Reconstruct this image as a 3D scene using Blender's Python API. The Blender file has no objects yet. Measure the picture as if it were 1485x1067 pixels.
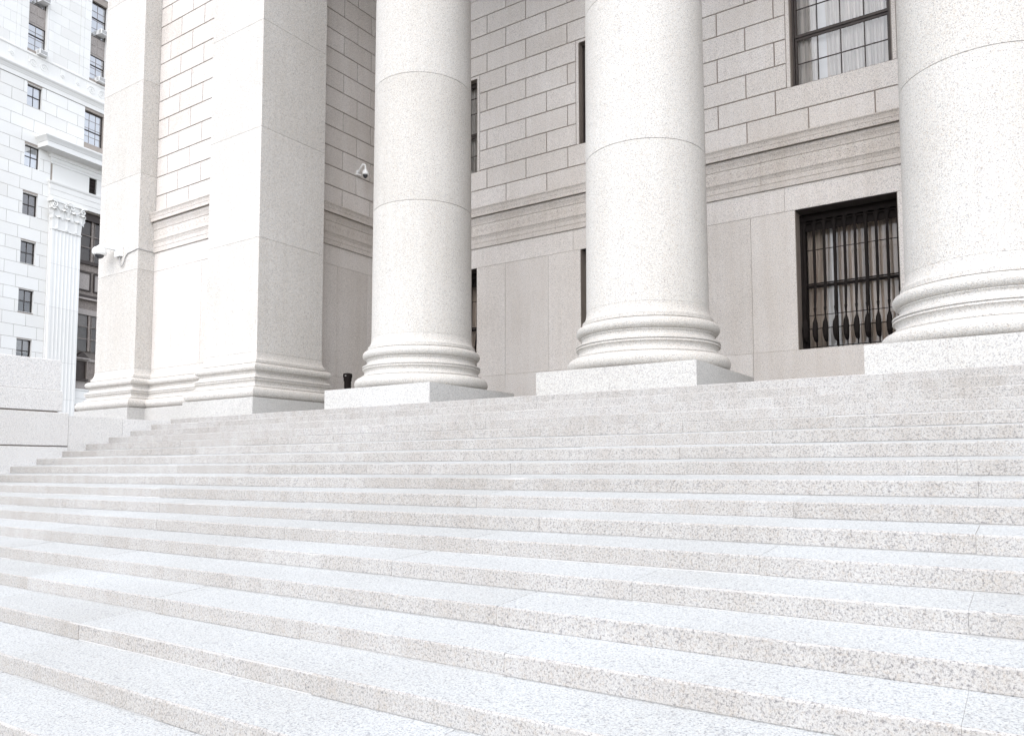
import bpy, math, random
from mathutils import Matrix, Vector
random.seed(7)
S = bpy.context.scene
COL = S.collection

# ------------------------------------------------------------------ camera
cam_d = bpy.data.cameras.new('camera'); cam = bpy.data.objects.new('camera', cam_d); COL.objects.link(cam)
S.camera = cam
EYE = -1.185
F_PX = 1119.28
cam_d.sensor_width = 36.0; cam_d.sensor_fit = 'HORIZONTAL'
cam_d.lens = F_PX / 1485 * 36.0
cam_d.shift_y = (601.2 - 533.5) / 1485
cam_d.clip_start = 0.05; cam_d.clip_end = 3000
yaw, pit, rol = 0.5944, 0.0700, -0.0019
fw = Vector((-math.sin(yaw) * math.cos(pit), math.cos(yaw) * math.cos(pit), math.sin(pit)))
rt = Vector((math.cos(yaw), math.sin(yaw), 0)); up = rt.cross(fw)
r2 = rt * math.cos(rol) + up * math.sin(rol); u2 = -rt * math.sin(rol) + up * math.cos(rol)
M = Matrix((r2, u2, -fw)).transposed().to_4x4(); M.translation = Vector((0, 0, EYE))
cam.matrix_world = M
S.render.resolution_x = 1024; S.render.resolution_y = 735

# ------------------------------------------------------------------ sky, sun, exposure
to_sun_az = math.atan2(0.20, -1.0)          # from +Y towards +X
sun_el = math.radians(54)
W = bpy.data.worlds.new('World'); S.world = W; W.use_nodes = True
nt = W.node_tree; bg = nt.nodes['Background']
sky = nt.nodes.new('ShaderNodeTexSky'); sky.sky_type = 'NISHITA'; sky.sun_disc = False
sky.sun_elevation = sun_el; sky.sun_rotation = to_sun_az
sky.air_density = 0.8; sky.dust_density = 1.0; sky.ozone_density = 1.0; sky.altitude = 0
hs = nt.nodes.new('ShaderNodeHueSaturation'); hs.inputs['Saturation'].default_value = 0.32     # thin overcast: the blue is washed out
nt.links.new(sky.outputs[0], hs.inputs['Color']); nt.links.new(hs.outputs[0], bg.inputs[0]); bg.inputs[1].default_value = 0.15
sl = bpy.data.lights.new('sun', 'SUN'); sl.energy = 0.5; sl.angle = math.radians(75); sl.color = (1.0, 0.95, 0.89)
so = bpy.data.objects.new('sun', sl); COL.objects.link(so)
sd = Vector((math.sin(to_sun_az) * math.cos(sun_el), math.cos(to_sun_az) * math.cos(sun_el), math.sin(sun_el)))
so.rotation_euler = sd.to_track_quat('Z', 'Y').to_euler(); so.location = sd * 60
vs = S.view_settings
vs.view_transform = 'Standard'; vs.look = 'None'; vs.exposure = 1.90; vs.gamma = 1.0; vs.use_curve_mapping = False
S.render.engine = 'CYCLES'

# ------------------------------------------------------------------ materials
def mat(name):
    m = bpy.data.materials.new(name); m.use_nodes = True
    n = m.node_tree.nodes; return m, n, m.node_tree.links, n['Principled BSDF']

def ramp(n, pts):
    r = n.new('ShaderNodeValToRGB'); e = r.color_ramp.elements
    while len(e) > 1: e.remove(e[-1])
    e[0].position, c = pts[0]; e[0].color = (*c, 1)
    for p, c in pts[1:]:
        x = e.new(p); x.color = (*c, 1)
    return r

def mixc(n, l, a, b, f, mode='MIX'):
    m = n.new('ShaderNodeMix'); m.data_type = 'RGBA'; m.blend_type = mode
    for s, v in ((m.inputs[6], a), (m.inputs[7], b), (m.inputs[0], f)):
        if isinstance(v, bpy.types.NodeSocket): l.new(v, s)
        elif isinstance(v, (int, float)): s.default_value = v
        else: s.default_value = (*v, 1)
    return m.outputs[2]

def granite(name, base=(0.52, 0.50, 0.475), grain=70, contrast=1.0, rough=0.75, tone=0.05, streak=0.0, bump=0.25, tan=0.5, crease=0.0):
    m, n, l, b = mat(name)
    g = n.new('ShaderNodeNewGeometry'); pos = g.outputs['Position']
    # crystals: soft-edged flecks of dark mica, grey quartz and pinkish feldspar, at three sizes
    c = contrast
    def fleck(sc, off, pts, det=2.0):
        mp0 = n.new('ShaderNodeMapping'); mp0.inputs['Location'].default_value = (off, off * 1.7, off * .6); l.new(pos, mp0.inputs[0])
        v = n.new('ShaderNodeTexNoise'); v.inputs['Scale'].default_value = sc; v.inputs['Detail'].default_value = det; v.inputs['Roughness'].default_value = .6; v.inputs['Distortion'].default_value = .4
        l.new(mp0.outputs[0], v.inputs['Vector'])
        r = ramp(n, [(p, tuple(1 + (q - 1) * c for q in col_)) for p, col_ in pts]); l.new(v.outputs[0], r.inputs[0]); return r.outputs[0]
    a = fleck(grain, 3.1, [(.33, (.50, .50, .53)), (.41, (.80, .80, .82)), (.48, (1, 1, 1)), (.62, (1.12, 1.12, 1.12))])
    a2 = fleck(grain * 2.2, 7.7, [(.34, (.62, .61, .62)), (.44, (.95, .95, .95)), (.6, (1.06, 1.06, 1.06))])
    a3 = fleck(grain * .7, 12.3, [(.50, (1, 1, 1)), (.60, (1 - .02 * tan, 1 - .07 * tan, 1 - .13 * tan)), (.68, (1 - .10 * tan, 1 - .19 * tan, 1 - .28 * tan))])
    col = mixc(n, l, a, a2, 1.0, 'MULTIPLY')
    col = mixc(n, l, col, a3, 1.0, 'MULTIPLY')
    col = mixc(n, l, col, base, 1.0, 'MULTIPLY')
    # broad tone drift and weather streaks
    big = n.new('ShaderNodeTexNoise'); big.inputs['Scale'].default_value = 0.55; big.inputs['Detail'].default_value = 4; l.new(pos, big.inputs['Vector'])
    rb = ramp(n, [(.3, (1 - tone * 1.6, 1 - tone * 1.9, 1 - tone * 2.3)), (.7, (1 + tone, 1 + tone, 1 + tone))]); l.new(big.outputs[0], rb.inputs[0])
    col = mixc(n, l, col, rb.outputs[0], 1.0, 'MULTIPLY')
    if streak:
        mp = n.new('ShaderNodeMapping'); mp.inputs['Scale'].default_value = (5.5, 5.5, 0.28); l.new(pos, mp.inputs[0])
        st = n.new('ShaderNodeTexNoise'); st.inputs['Scale'].default_value = 1.0; st.inputs['Detail'].default_value = 5; l.new(mp.outputs[0], st.inputs['Vector'])
        rs = ramp(n, [(.35, (1 - streak, 1 - streak * 1.25, 1 - streak * 1.5)), (.62, (1, 1, 1))]); l.new(st.outputs[0], rs.inputs[0])
        col = mixc(n, l, col, rs.outputs[0], 1.0, 'MULTIPLY')
    oi = n.new('ShaderNodeObjectInfo')
    ro = ramp(n, [(0, (.95, .942, .93)), (.4, (1, .997, .99)), (1, (1.03, 1.03, 1.03))]); l.new(oi.outputs['Random'], ro.inputs[0])
    col = mixc(n, l, col, ro.outputs[0], 1.0, 'MULTIPLY')
    l.new(col, b.inputs['Base Color']); b.inputs['Roughness'].default_value = rough
    b.inputs['Specular IOR Level'].default_value = 0.3
    if bump:
        bn = n.new('ShaderNodeTexNoise'); bn.inputs['Scale'].default_value = grain * 1.3; bn.inputs['Detail'].default_value = 3; l.new(pos, bn.inputs['Vector'])
        bp = n.new('ShaderNodeBump'); bp.inputs['Strength'].default_value = bump; bp.inputs['Distance'].default_value = 0.004
        l.new(bn.outputs[0], bp.inputs['Height']); l.new(bp.outputs[0], b.inputs['Normal'])
    return m

def plain(name, c, rough=0.6, metal=0.0, spec=0.4, var=0.08, sc=6.0):
    m, n, l, b = mat(name)
    g = n.new('ShaderNodeNewGeometry'); nz = n.new('ShaderNodeTexNoise'); nz.inputs['Scale'].default_value = sc; nz.inputs['Detail'].default_value = 4
    l.new(g.outputs['Position'], nz.inputs['Vector'])
    r = ramp(n, [(.3, tuple(q * (1 - var) for q in c)), (.7, tuple(q * (1 + var) for q in c))]); l.new(nz.outputs[0], r.inputs[0])
    l.new(r.outputs[0], b.inputs['Base Color']); b.inputs['Roughness'].default_value = rough
    b.inputs['Metallic'].default_value = metal; b.inputs['Specular IOR Level'].default_value = spec
    return m

def glass(name, tint=(0.8, 0.82, 0.84), refl=0.10):
    m, n, l, b = mat(name); n.remove(b); out = n['Material Output']
    t = n.new('ShaderNodeBsdfTransparent'); t.inputs[0].default_value = (*tint, 1)
    gl = n.new('ShaderNodeBsdfGlossy'); gl.inputs['Roughness'].default_value = 0.03
    fr = n.new('ShaderNodeFresnel'); fr.inputs[0].default_value = 1.5
    ad = n.new('ShaderNodeMath'); ad.operation = 'ADD'; ad.use_clamp = True; l.new(fr.outputs[0], ad.inputs[0]); ad.inputs[1].default_value = refl
    mx = n.new('ShaderNodeMixShader'); l.new(ad.outputs[0], mx.inputs[0]); l.new(t.outputs[0], mx.inputs[1]); l.new(gl.outputs[0], mx.inputs[2])
    l.new(mx.outputs[0], out.inputs[0]); return m

G_COL = granite('granite_column', (0.490, 0.477, 0.454), 68, .9, tone=.03, streak=.03, tan=.8)
G_PIER = granite('granite_pillar', (0.525, 0.510, 0.486), 64, .95, tone=.03, streak=.03, tan=.8)
G_PLINTH = granite('granite_plinth', (0.450, 0.444, 0.430), 70, .85, tone=.03)
G_CORN = granite('granite_weathered_cornice', (0.545, 0.512, 0.482), 60, .9, tone=.05, streak=.06)
G_WALL = granite('granite_wall', (0.605, 0.577, 0.553), 66, 0.95, tone=.05, streak=.045)
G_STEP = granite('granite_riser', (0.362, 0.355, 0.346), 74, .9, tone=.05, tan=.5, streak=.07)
G_TREAD = granite('granite_worn_skylit_tread', (0.415, 0.43, 0.435), 74, 0.85, tone=.05, tan=.4, rough=.7)  # same granite as the risers; wear and sky light put into the colour
G_CHEEK = granite('granite_cheek', (0.64, 0.635, 0.63), 66, .75, tone=.04)
MORTAR = plain('joint_mortar', (0.25, 0.21, 0.18), .95, sc=3)
MORTAR_PALE = plain('pale_joint_mortar', (0.47, 0.42, 0.37), .95, sc=3)
LIME = granite('limestone', (0.69, 0.685, 0.665), 20, 0.06, tone=.012, streak=0, bump=0, tan=.2)
MORTAR_STEP = plain('grey_step_mortar', (0.46, 0.45, 0.44), .95, sc=5)
LIME_J = plain('limestone_joint', (0.30, 0.265, 0.235), .95)
BRONZE = plain('bronze_frame', (0.040, 0.030, 0.026), .55, .2, var=.25)
BRONZE_L = plain('weathered_bronze', (0.20, 0.17, 0.15), .6, .1, var=.3, sc=9)
SPAN = plain('spandrel_panel', (0.30, 0.27, 0.25), .7, var=.2, sc=14)
CASING = plain('brown_casing', (0.17, 0.145, 0.125), .7, var=.15)
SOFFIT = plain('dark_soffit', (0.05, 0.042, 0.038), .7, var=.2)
IRON = plain('black_iron', (0.013, 0.010, 0.009), .85, 0, spec=.15, var=.2)
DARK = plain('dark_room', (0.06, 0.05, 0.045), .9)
def cloth(name, c, lo):
    m, n, l, b = mat(name); g = n.new('ShaderNodeTexCoord'); mp = n.new('ShaderNodeMapping'); mp.inputs['Scale'].default_value = (24, 2, .5)
    l.new(g.outputs['Object'], mp.inputs[0]); nz = n.new('ShaderNodeTexNoise'); nz.inputs['Scale'].default_value = 1; nz.inputs['Detail'].default_value = 5; l.new(mp.outputs[0], nz.inputs['Vector'])
    r = ramp(n, [(.32, tuple(q * lo for q in c)), (.55, c), (.7, tuple(min(1, q * 1.12) for q in c))]); l.new(nz.outputs[0], r.inputs[0]); l.new(r.outputs[0], b.inputs['Base Color']); b.inputs['Roughness'].default_value = .9  # vertical stripes: layered cloth, plus fold shading put into the colour
    return m
CURT = cloth('sheer_curtain', (0.74, 0.70, 0.66), .62)
CURT_D = cloth('tan_drape', (0.70, 0.62, 0.55), .68)
BLIND = plain('white_blind_and_light_gap', (0.80, 0.81, 0.82), .9, var=.03)  # blinds, and the strips standing in for light between curtains
BLIND_D = plain('grey_blind', (0.16, 0.14, 0.125), .9, var=.1)
GLASS = glass('window_glass', (.80, .80, .80), .05)
GLASS_D = glass('barred_window_glass', (.80, .78, .76), 0.0)
GLASS_B = glass('sky_reflecting_glass', (.90, .91, .93), .42)
GLASS_F = glass('street_window_glass', (.90, .91, .93), .08)
WHITE = plain('white_plastic', (0.78, 0.78, 0.77), .4, var=.02)
SMOKE = plain('smoked_dome', (0.03, 0.03, 0.035), .1, spec=.8)
GREYM = plain('grey_metal', (0.35, 0.34, 0.33), .5, .3)
PAVE = granite('pavement', (0.13, 0.13, 0.128), 40, .6, tone=.08)

# ------------------------------------------------------------------ helpers
def tag(o, label=None, cat=None, group=None, kind=None):
    if label and not kind: kind = 'thing'
    if label: o['label'] = label
    if cat: o['category'] = cat
    if group: o['group'] = group
    if kind: o['kind'] = kind
    return o

def empty(name, loc=(0, 0, 0), rz=0.0, parent=None):
    o = bpy.data.objects.new(name, None); o.empty_display_size = .3; COL.objects.link(o)
    o.location = loc; o.rotation_euler[2] = rz; o.parent = parent; return o

def link(name, me, mats, parent=None, loc=(0, 0, 0), rot=None):
    o = bpy.data.objects.new(name, me); COL.objects.link(o)
    if mats is not None and not me.materials:
        for m in (mats if isinstance(mats, (list, tuple)) else [mats]): me.materials.append(m)
    o.parent = parent; o.location = loc
    if rot: o.rotation_euler = rot
    return o

class MB:
    def __init__(s): s.v = []; s.f = []; s.m = []
    def add(s, v, f, mi=0):
        b = len(s.v); s.v += [tuple(p) for p in v]; s.f += [tuple(b + i for i in q) for q in f]; s.m += [mi] * len(f) if isinstance(mi, int) else list(mi)
        return s
    def box(s, x0, x1, y0, y1, z0, z1, mi=0):
        v = [(x0, y0, z0), (x1, y0, z0), (x1, y1, z0), (x0, y1, z0), (x0, y0, z1), (x1, y0, z1), (x1, y1, z1), (x0, y1, z1)]
        return s.add(v, [(0, 3, 2, 1), (4, 5, 6, 7), (0, 1, 5, 4), (1, 2, 6, 5), (2, 3, 7, 6), (3, 0, 4, 7)], mi)
    def tube(s, pts, r, n=8, caps=True, mi=0):
        pts = [Vector(p) for p in pts]; rs = r if isinstance(r, (list, tuple)) else [r] * len(pts)
        V = []; ref = None
        for i, p in enumerate(pts):
            t = (pts[min(i + 1, len(pts) - 1)] - pts[max(i - 1, 0)]).normalized()
            a = ref if ref is not None else (Vector((1, 0, 0)) if abs(t.x) < .8 else Vector((0, 1, 0)))
            a = (a - t * a.dot(t)).normalized(); ref = a; b = t.cross(a)
            for k in range(n):
                th = 2 * math.pi * k / n; V.append(p + (a * math.cos(th) + b * math.sin(th)) * rs[i])
        Fc = []
        for i in range(len(pts) - 1):
            for k in range(n):
                Fc.append((i * n + k, i * n + (k + 1) % n, (i + 1) * n + (k + 1) % n, (i + 1) * n + k))
        if caps: Fc.append(tuple(range(n - 1, -1, -1))); Fc.append(tuple((len(pts) - 1) * n + k for k in range(n)))
        return s.add(V, Fc, mi)
    def lathe(s, prof, n=24, cx=0, cy=0, mi=0, cap0=True, cap1=True):
        V = [(cx + r * math.cos(2 * math.pi * k / n), cy + r * math.sin(2 * math.pi * k / n), z) for r, z in prof for k in range(n)]
        Fc = [(i * n + k, i * n + (k + 1) % n, (i + 1) * n + (k + 1) % n, (i + 1) * n + k) for i in range(len(prof) - 1) for k in range(n)]
        if cap0: Fc.append(tuple(range(n - 1, -1, -1)))
        if cap1: Fc.append(tuple((len(prof) - 1) * n + k for k in range(n)))
        return s.add(V, Fc, mi)
    def mesh(s, name, smooth=None):
        me = bpy.data.meshes.new(name); me.from_pydata(s.v, [], s.f); me.update()
        if any(s.m): me.polygons.foreach_set('material_index', s.m)
        if smooth is not None:
            me.shade_smooth(); me.set_sharp_from_angle(angle=math.radians(smooth))
        return me
    def build(s, name, mats, parent=None, loc=(0, 0, 0), smooth=None, rot=None):
        return link(name, s.mesh(name, smooth), mats, parent, loc, rot)

def boxo(name, x0, x1, y0, y1, z0, z1, m, parent=None):
    return MB().box(x0, x1, y0, y1, z0, z1).build(name, m, parent)

_bc = {}
def front_block(w, h, d, c):
    """stone block, front face at y=0 looking to -y, chamfered front edges; origin at lower left front"""
    k = (round(w, 4), round(h, 4), round(d, 4), c)
    if k in _bc: return _bc[k]
    v = [(0, d, 0), (w, d, 0), (w, d, h), (0, d, h), (0, c, 0), (w, c, 0), (w, c, h), (0, c, h), (c, 0, c), (w - c, 0, c), (w - c, 0, h - c), (c, 0, h - c)]
    f = [(0, 1, 5, 4), (1, 2, 6, 5), (2, 3, 7, 6), (3, 0, 4, 7), (4, 5, 9, 8), (5, 6, 10, 9), (6, 7, 11, 10), (7, 4, 8, 11), (8, 9, 10, 11)]
    me = bpy.data.meshes.new('stone_block'); me.from_pydata(v, [], f); me.update(); _bc[k] = me
    return me

def stone(parent, u0, u1, z0, z1, gap, proud=0.0, d=.05, c=.006, m=None, name='stone', jit=.0015):
    """block on the parent's local wall plane (local x along wall, -y outward)"""
    w, h = u1 - u0 - gap, z1 - z0 - gap
    if w < .02 or h < .02: return None
    return link(name, front_block(w, h, d, c), m, parent, (u0 + gap / 2, -proud + random.uniform(-jit, jit), z0 + gap / 2))

def prism_stone(parent, x0, x1, y0, y1, z0, z1, gap=.004, c=.003, m=None, name='stone'):
    mb = MB(); z0 += gap / 2; z1 -= gap / 2
    rings = [(c, z0), (0, z0 + c), (0, z1 - c), (c, z1)]
    V = []
    for o, z in rings: V += [(x0 + o, y0 + o, z), (x1 - o, y0 + o, z), (x1 - o, y1 - o, z), (x0 + o, y1 - o, z)]
    Fc = [(i * 4 + k, i * 4 + (k + 1) % 4, (i + 1) * 4 + (k + 1) % 4, (i + 1) * 4 + k) for i in range(3) for k in range(4)] + [(3, 2, 1, 0), (12, 13, 14, 15)]
    return mb.add(V, Fc).build(name, m, parent)

def sweep(path, i0, i1, prof, closed_caps=True):
    """profile (offset, z) swept along path points i0..i1, mitred by the whole path; outward is to the right of travel"""
    P = [Vector((*p, 0)) for p in path]; N = []
    for a, b in zip(P[:-1], P[1:]):
        t = (b - a).normalized(); N.append(Vector((t.y, -t.x, 0)))
    mb = MB(); V = []
    for i in range(i0, i1 + 1):
        n1 = N[max(i - 1, 0)]; n2 = N[min(i, len(N) - 1)]; mdir = (n1 + n2) / (1 + n1.dot(n2))
        for o, z in prof: q = P[i] + mdir * o; V.append((q.x, q.y, z))
    k = len(prof)
    Fc = [(i * k + j, (i + 1) * k + j, (i + 1) * k + j + 1, i * k + j + 1) for i in range(i1 - i0) for j in range(k - 1)]
    if closed_caps: Fc += [tuple(range(k)), tuple(range((i1 - i0) * k + k - 1, (i1 - i0) * k - 1, -1))]
    return mb.add(V, Fc)

def arc(cx, cz, r, a0, a1, n):
    return [(cx + r * math.cos(math.radians(a0 + (a1 - a0) * i / n)), cz + r * math.sin(math.radians(a0 + (a1 - a0) * i / n))) for i in range(n + 1)]

BASE = ([(.10, .396), (.205, .396)] + arc(.213, .513, .122, -88, 88, 12) + [(.190, .636), (.190, .645), (.202, .646), (.202, .664), (.168, .680), (.145, .705), (.135, .735), (.14, .765), (.160, .792),
        (.178, .797), (.178, .822), (.158, .824), (.158, .838), (.180, .840), (.180, .866), (.150, .880), (.110, .905), (.088, .935), (.083, .960), (.092, .982), (.104, .985), (.104, 1.002)]
        + arc(.083, 1.094, .090, -80, 85, 10) + [(.052, 1.187), (.052, 1.199), (.070, 1.200), (.070, 1.262), (.052, 1.272), (.030, 1.30), (.014, 1.345), (.004, 1.40), (0, 1.452)])

# ------------------------------------------------------------------ setting: ground, stairs, floor
R, T, SL = .13, .4861, .03
def y_edge(k): return (65.976 - k * 3.7393) * R
def z_edge(k): return (4.19134 - 1.23081 * k) * R + EYE
KTOP, KLAST = -4, 15
XL = -16.8
zg = z_edge(KLAST) - R
g = MB().add([(-600, -600, zg), (600, -600, zg), (600, 600, zg), (-600, 600, zg)], [(0, 1, 2, 3)]).build('ground', PAVE); tag(g, kind='structure')

stairs = empty('stairs', (0, y_edge(KTOP), 0)); tag(stairs, kind='structure')
rs = random.Random(11)
def step_stone(k, x0, x1):
    dy, dz = rs.uniform(-.003, .003), rs.uniform(-.002, .002)
    Y, Z, zb = y_edge(k) + dy, z_edge(k) + dz, z_edge(k) - R
    s = 0 if k == KTOP else SL
    g_ = rs.choice([.002, .005, .008, .009]); ex = .045
    c = rs.uniform(.007, .012)
    pr = [(Y + .022, zb - .06), (Y + .022, zb + g_), (Y + .002, zb + g_), (Y, zb + g_ + .004), (Y, Z - c), (Y + c * .4, Z - c * .35), (Y + c, Z), (Y + T + ex, Z + s * (1 + ex / T)), (Y + T + ex, zb - .06)]
    jw = rs.choice([.0005, .0008, .0015]); a, b = x0 + jw, x1 - jw; ch = .0015
    n = len(pr); V = []
    ns = max(3, int((b - a) / (.16 if k > 4 else .4)))          # worn, slightly wavy nosing
    xs_ = [(a, ch), (a + ch, 0)] + [(a + ch + (b - a - 2 * ch) * q / ns, 0) for q in range(1, ns)] + [(b - ch, 0), (b, ch)]
    ph = rs.uniform(0, 9)
    for x, sh in xs_:
        wv = .0022 * math.sin(x * 2.3 + ph) + rs.uniform(-.0016, .0016); chip = rs.uniform(.003, .007) if rs.random() < .05 else 0
        for i, (y, z) in enumerate(pr):
            if i == 4: z -= chip
            if i in (4, 5): y += abs(wv) * .5 + (chip if i == 5 else 0)
            if i in (5, 6): z += wv * .35 - chip * .5
            V.append((x, y + (sh if 2 <= i <= 5 else 0) - y_edge(KTOP), z - (sh if 5 <= i <= 6 else 0)))
    Fc = []; mi = []; nx = len(xs_)
    for j in range(nx - 1):
        for i in range(n):
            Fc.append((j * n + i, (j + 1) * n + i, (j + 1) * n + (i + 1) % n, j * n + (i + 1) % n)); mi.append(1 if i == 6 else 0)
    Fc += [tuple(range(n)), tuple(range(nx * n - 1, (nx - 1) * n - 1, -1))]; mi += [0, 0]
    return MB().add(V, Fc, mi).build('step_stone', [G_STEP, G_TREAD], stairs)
def Xpx(x, k):        # X where image column x meets riser k's line
    dx = (x - 742.5) / F_PX; fy = y_edge(k)
    d = r2 * dx + fw; return d.x / d.y * fy
SEEN = {3: [740, 1400 - 15], 4: [530, 1414], 5: [50 + 25, 1147], 6: [75, 1407], 7: [415, 1100 - 4], 8: [570, 1392], 9: [720, 720 - 420, 1395 + 200], 10: [440, 1375], 11: [942, 125], 12: [570], 2: [985, 1416], 1: [1420]}
for k in range(KTOP, KLAST + 1):
    xs = sorted(Xpx(px, k) for px in SEEN.get(k, []))
    xs = [x for x in xs if XL + .5 < x < 7]
    if not xs: xs = [rs.uniform(-9, -6)]
    while xs[0] - XL > 2.9: xs.insert(0, xs[0] - rs.uniform(1.7, 2.5))
    while 8 - xs[-1] > 2.9: xs.append(xs[-1] + rs.uniform(1.7, 2.5))
    i = 0
    while i < len(xs) - 1:
        if xs[i + 1] - xs[i] > 3.3: xs.insert(i + 1, (xs[i] + xs[i + 1]) / 2 + rs.uniform(-.3, .3))
        else: i += 1
    for a, b in zip([XL - .02] + xs, xs + [8.0]): step_stone(k, a, b)
bed = MB()
for k in range(KTOP, KLAST + 1):
    ya, yb_, za = y_edge(k) + .006, y_edge(k) + T + .1, z_edge(k) - .0045; zc_ = za + (SL * 1.2 if k != KTOP else 0)
    V = [(x, y, z) for x in (XL, 8) for y, z in ((ya, zg + .01 * k), (yb_, zg + .01 * k), (yb_, zc_), (ya, za))]
    bed.add(V, [(0, 1, 2, 3), (7, 6, 5, 4), (0, 3, 7, 4), (3, 2, 6, 7), (2, 1, 5, 6)])
bed.m = [0] * len(bed.f); o = bed.build('stair_bed', MORTAR_STEP, stairs, (0, -y_edge(KTOP), 0))

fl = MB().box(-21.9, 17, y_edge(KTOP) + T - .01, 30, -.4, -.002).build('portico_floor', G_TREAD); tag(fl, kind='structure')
MB().box(-21.9, XL - 1.62, y_edge(KTOP) + .02, y_edge(KTOP) + T - .012, -2.5, -.004).build('terrace_edge', G_CHEEK, fl)
MB().box(-21.9, 17, y_edge(KTOP) + T, 30, zg, -.41).build('podium_mass', G_CHEEK, fl)

# cheek walls beside the stairs
ck = empty('stair_cheek_wall', (XL, 8.2, 0))
tag(ck, 'low grey granite cheek wall at the left end of the stairs', 'low wall')
boxo('wall_core', -1.6, -.012, -.0, 2.29, zg, -.075, MORTAR_PALE, ck)
for a, b in ((0.004, 1.16), (1.166, 2.3)):
    boxo('stone', -1.6, 0, a, b, -.95, -.055, G_CHEEK, ck)
boxo('coping_end', -1.6, .003, 2.304, 2.34, -.135, -.055, G_CHEEK, ck)
pd = empty('stair_pedestal', (XL, 8.2, 0))
tag(pd, 'stacked granite block pedestal at the left edge of the photo, beside the lower steps', 'pedestal')
for n_, xo, y1, z0, z1 in (('top_block', -.035, -.17, .455, 1.10), ('upper_block', 0, -.13, .03, .452), ('middle_block', .004, 0, -.69, .002), ('base_block', 0.002, 0, -1.55, -.712), ('footing_block', .003, 0, zg, -1.56)):
    y0 = -.17 if y1 == -.17 else y1
    L = 5.6; cuts = [y1, y1 - 2.6, -L] if n_ != 'upper_block' else [y1, y1 - 3.4, -L]
    for a, b in zip(cuts[1:], cuts[:-1]):
        c = .012; mb = MB(); V = []
        for o_, z in ((c, z0), (0, z0 + c), (0, z1 - c), (c, z1)):
            V += [(-1.6 + o_, a + .003 + o_ * .5, z), (xo - o_, a + .003 + o_ * .5, z), (xo - o_, b - .003 - o_, z), (-1.6 + o_, b - .003 - o_, z)]
        Fc = [(i * 4 + k, i * 4 + (k + 1) % 4, (i + 1) * 4 + (k + 1) % 4, (i + 1) * 4 + k) for i in range(3) for k in range(4)] + [(3, 2, 1, 0), (12, 13, 14, 15)]
        mb.add(V, Fc).build('stone', G_CHEEK, pd)
boxo('joint_core', -1.57, -.06, -5.57, -.03 - .17, zg, 1.07, MORTAR, pd)

# ------------------------------------------------------------------ columns
ZC = 13.0
def shaft_r(z): return 1.025 - .030 * max(0, (z - 1.45) / 7.5) - .05 * max(0, (z - 8) / 6) ** 1.5
DR = [1.452, 4.07, 6.66, 9.22, 11.80, 13.0]
def make_column():
    t = empty('granite_column'); t['kind'] = 'thing'
    boxo('plinth', -1.37, 1.37, -1.37, 1.37, 0.0, .388, G_PLINTH, t)
    MB().lathe([(1.025 + o, z) for o, z in BASE], 96, cap0=True, cap1=True).build('column_base', G_COL, t, smooth=32)
    for a, b in zip(DR[:-1], DR[1:]):
        if a < 2: a += -.002
        n = 8; g_ = .003; c = .003
        pr = [(shaft_r(a) - c, a + g_)] + [(shaft_r(a + (b - a) * i / n), min(max(a + (b - a) * i / n, a + g_ + c), b - g_ - c)) for i in range(n + 1)] + [(shaft_r(b) - c, b - g_)]
        MB().lathe(pr, 96).build('drum', G_COL, t, smooth=32)
    MB().lathe([(shaft_r(1.4) - .012, 1.4), (shaft_r(13) - .012, 13)], 48).build('joint_core', MORTAR_PALE, t, smooth=32)
    cp = MB().lathe([(.97, 13), (1.03, 13.02), (1.05, 13.06), (1.03, 13.1), (.94, 13.12), (.96, 13.4), (1.05, 13.9), (1.25, 14.2)], 64).build('capital', G_COL, t, smooth=32)
    lf = MB()
    for row, (z0, h, r0) in enumerate(((13.12, .42, .97), (13.4, .5, 1.0))):
        for q in range(12):
            th = 2 * math.pi * (q + .5 * row) / 12; ct, sn = math.cos(th), math.sin(th)
            pts = [(r0, 0), (r0 + .05, .5), (r0 + .12, .85), (r0 + .22, 1.0), (r0 + .25, .9)]; V = []
            for i, (r, zz) in enumerate(pts):
                w = .20 * (1 - .12 * i)
                for s in (-1, 1): V.append((ct * r - sn * w * s, sn * r + ct * w * s, z0 + h * zz))
                V.append((ct * (r + .03), sn * (r + .03), z0 + h * zz))
            Fc = []
            for i in range(4):
                a = i * 3; Fc += [(a, a + 2, a + 5, a + 3), (a + 2, a + 1, a + 4, a + 5)]
            lf.add(V, Fc)
    o = lf.build('acanthus_leaves', G_COL, cp); o['kind'] = 'stuff'
    boxo('abacus', -1.22, 1.22, -1.22, 1.22, 14.2, 14.46, G_COL, t)
    return t
def copy_tree(o, parent=None):
    c = o.copy(); COL.objects.link(c); c.parent = parent
    for ch in list(o.children): copy_tree(ch, c)
    return c
CY = 12.037
col_x = [-10.378, -5.362, -.388, 4.6, 9.6]
c0 = make_column()
COLL = ['round granite column nearest the square pillar, leftmost of the portico columns', 'middle round granite column of the three in view, left of the barred ground floor window',
        'largest round granite column at the right edge of the photo, nearest the camera', 'round granite column just beyond the right edge of the photo', 'round granite column farthest right on the portico']
for i, x in enumerate(col_x):
    o = c0 if i == 0 else copy_tree(c0)
    o.location = (x, CY, 0); tag(o, COLL[i], 'column', 'round granite columns of the portico')
    if i: o.rotation_euler[2] = 0

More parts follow.
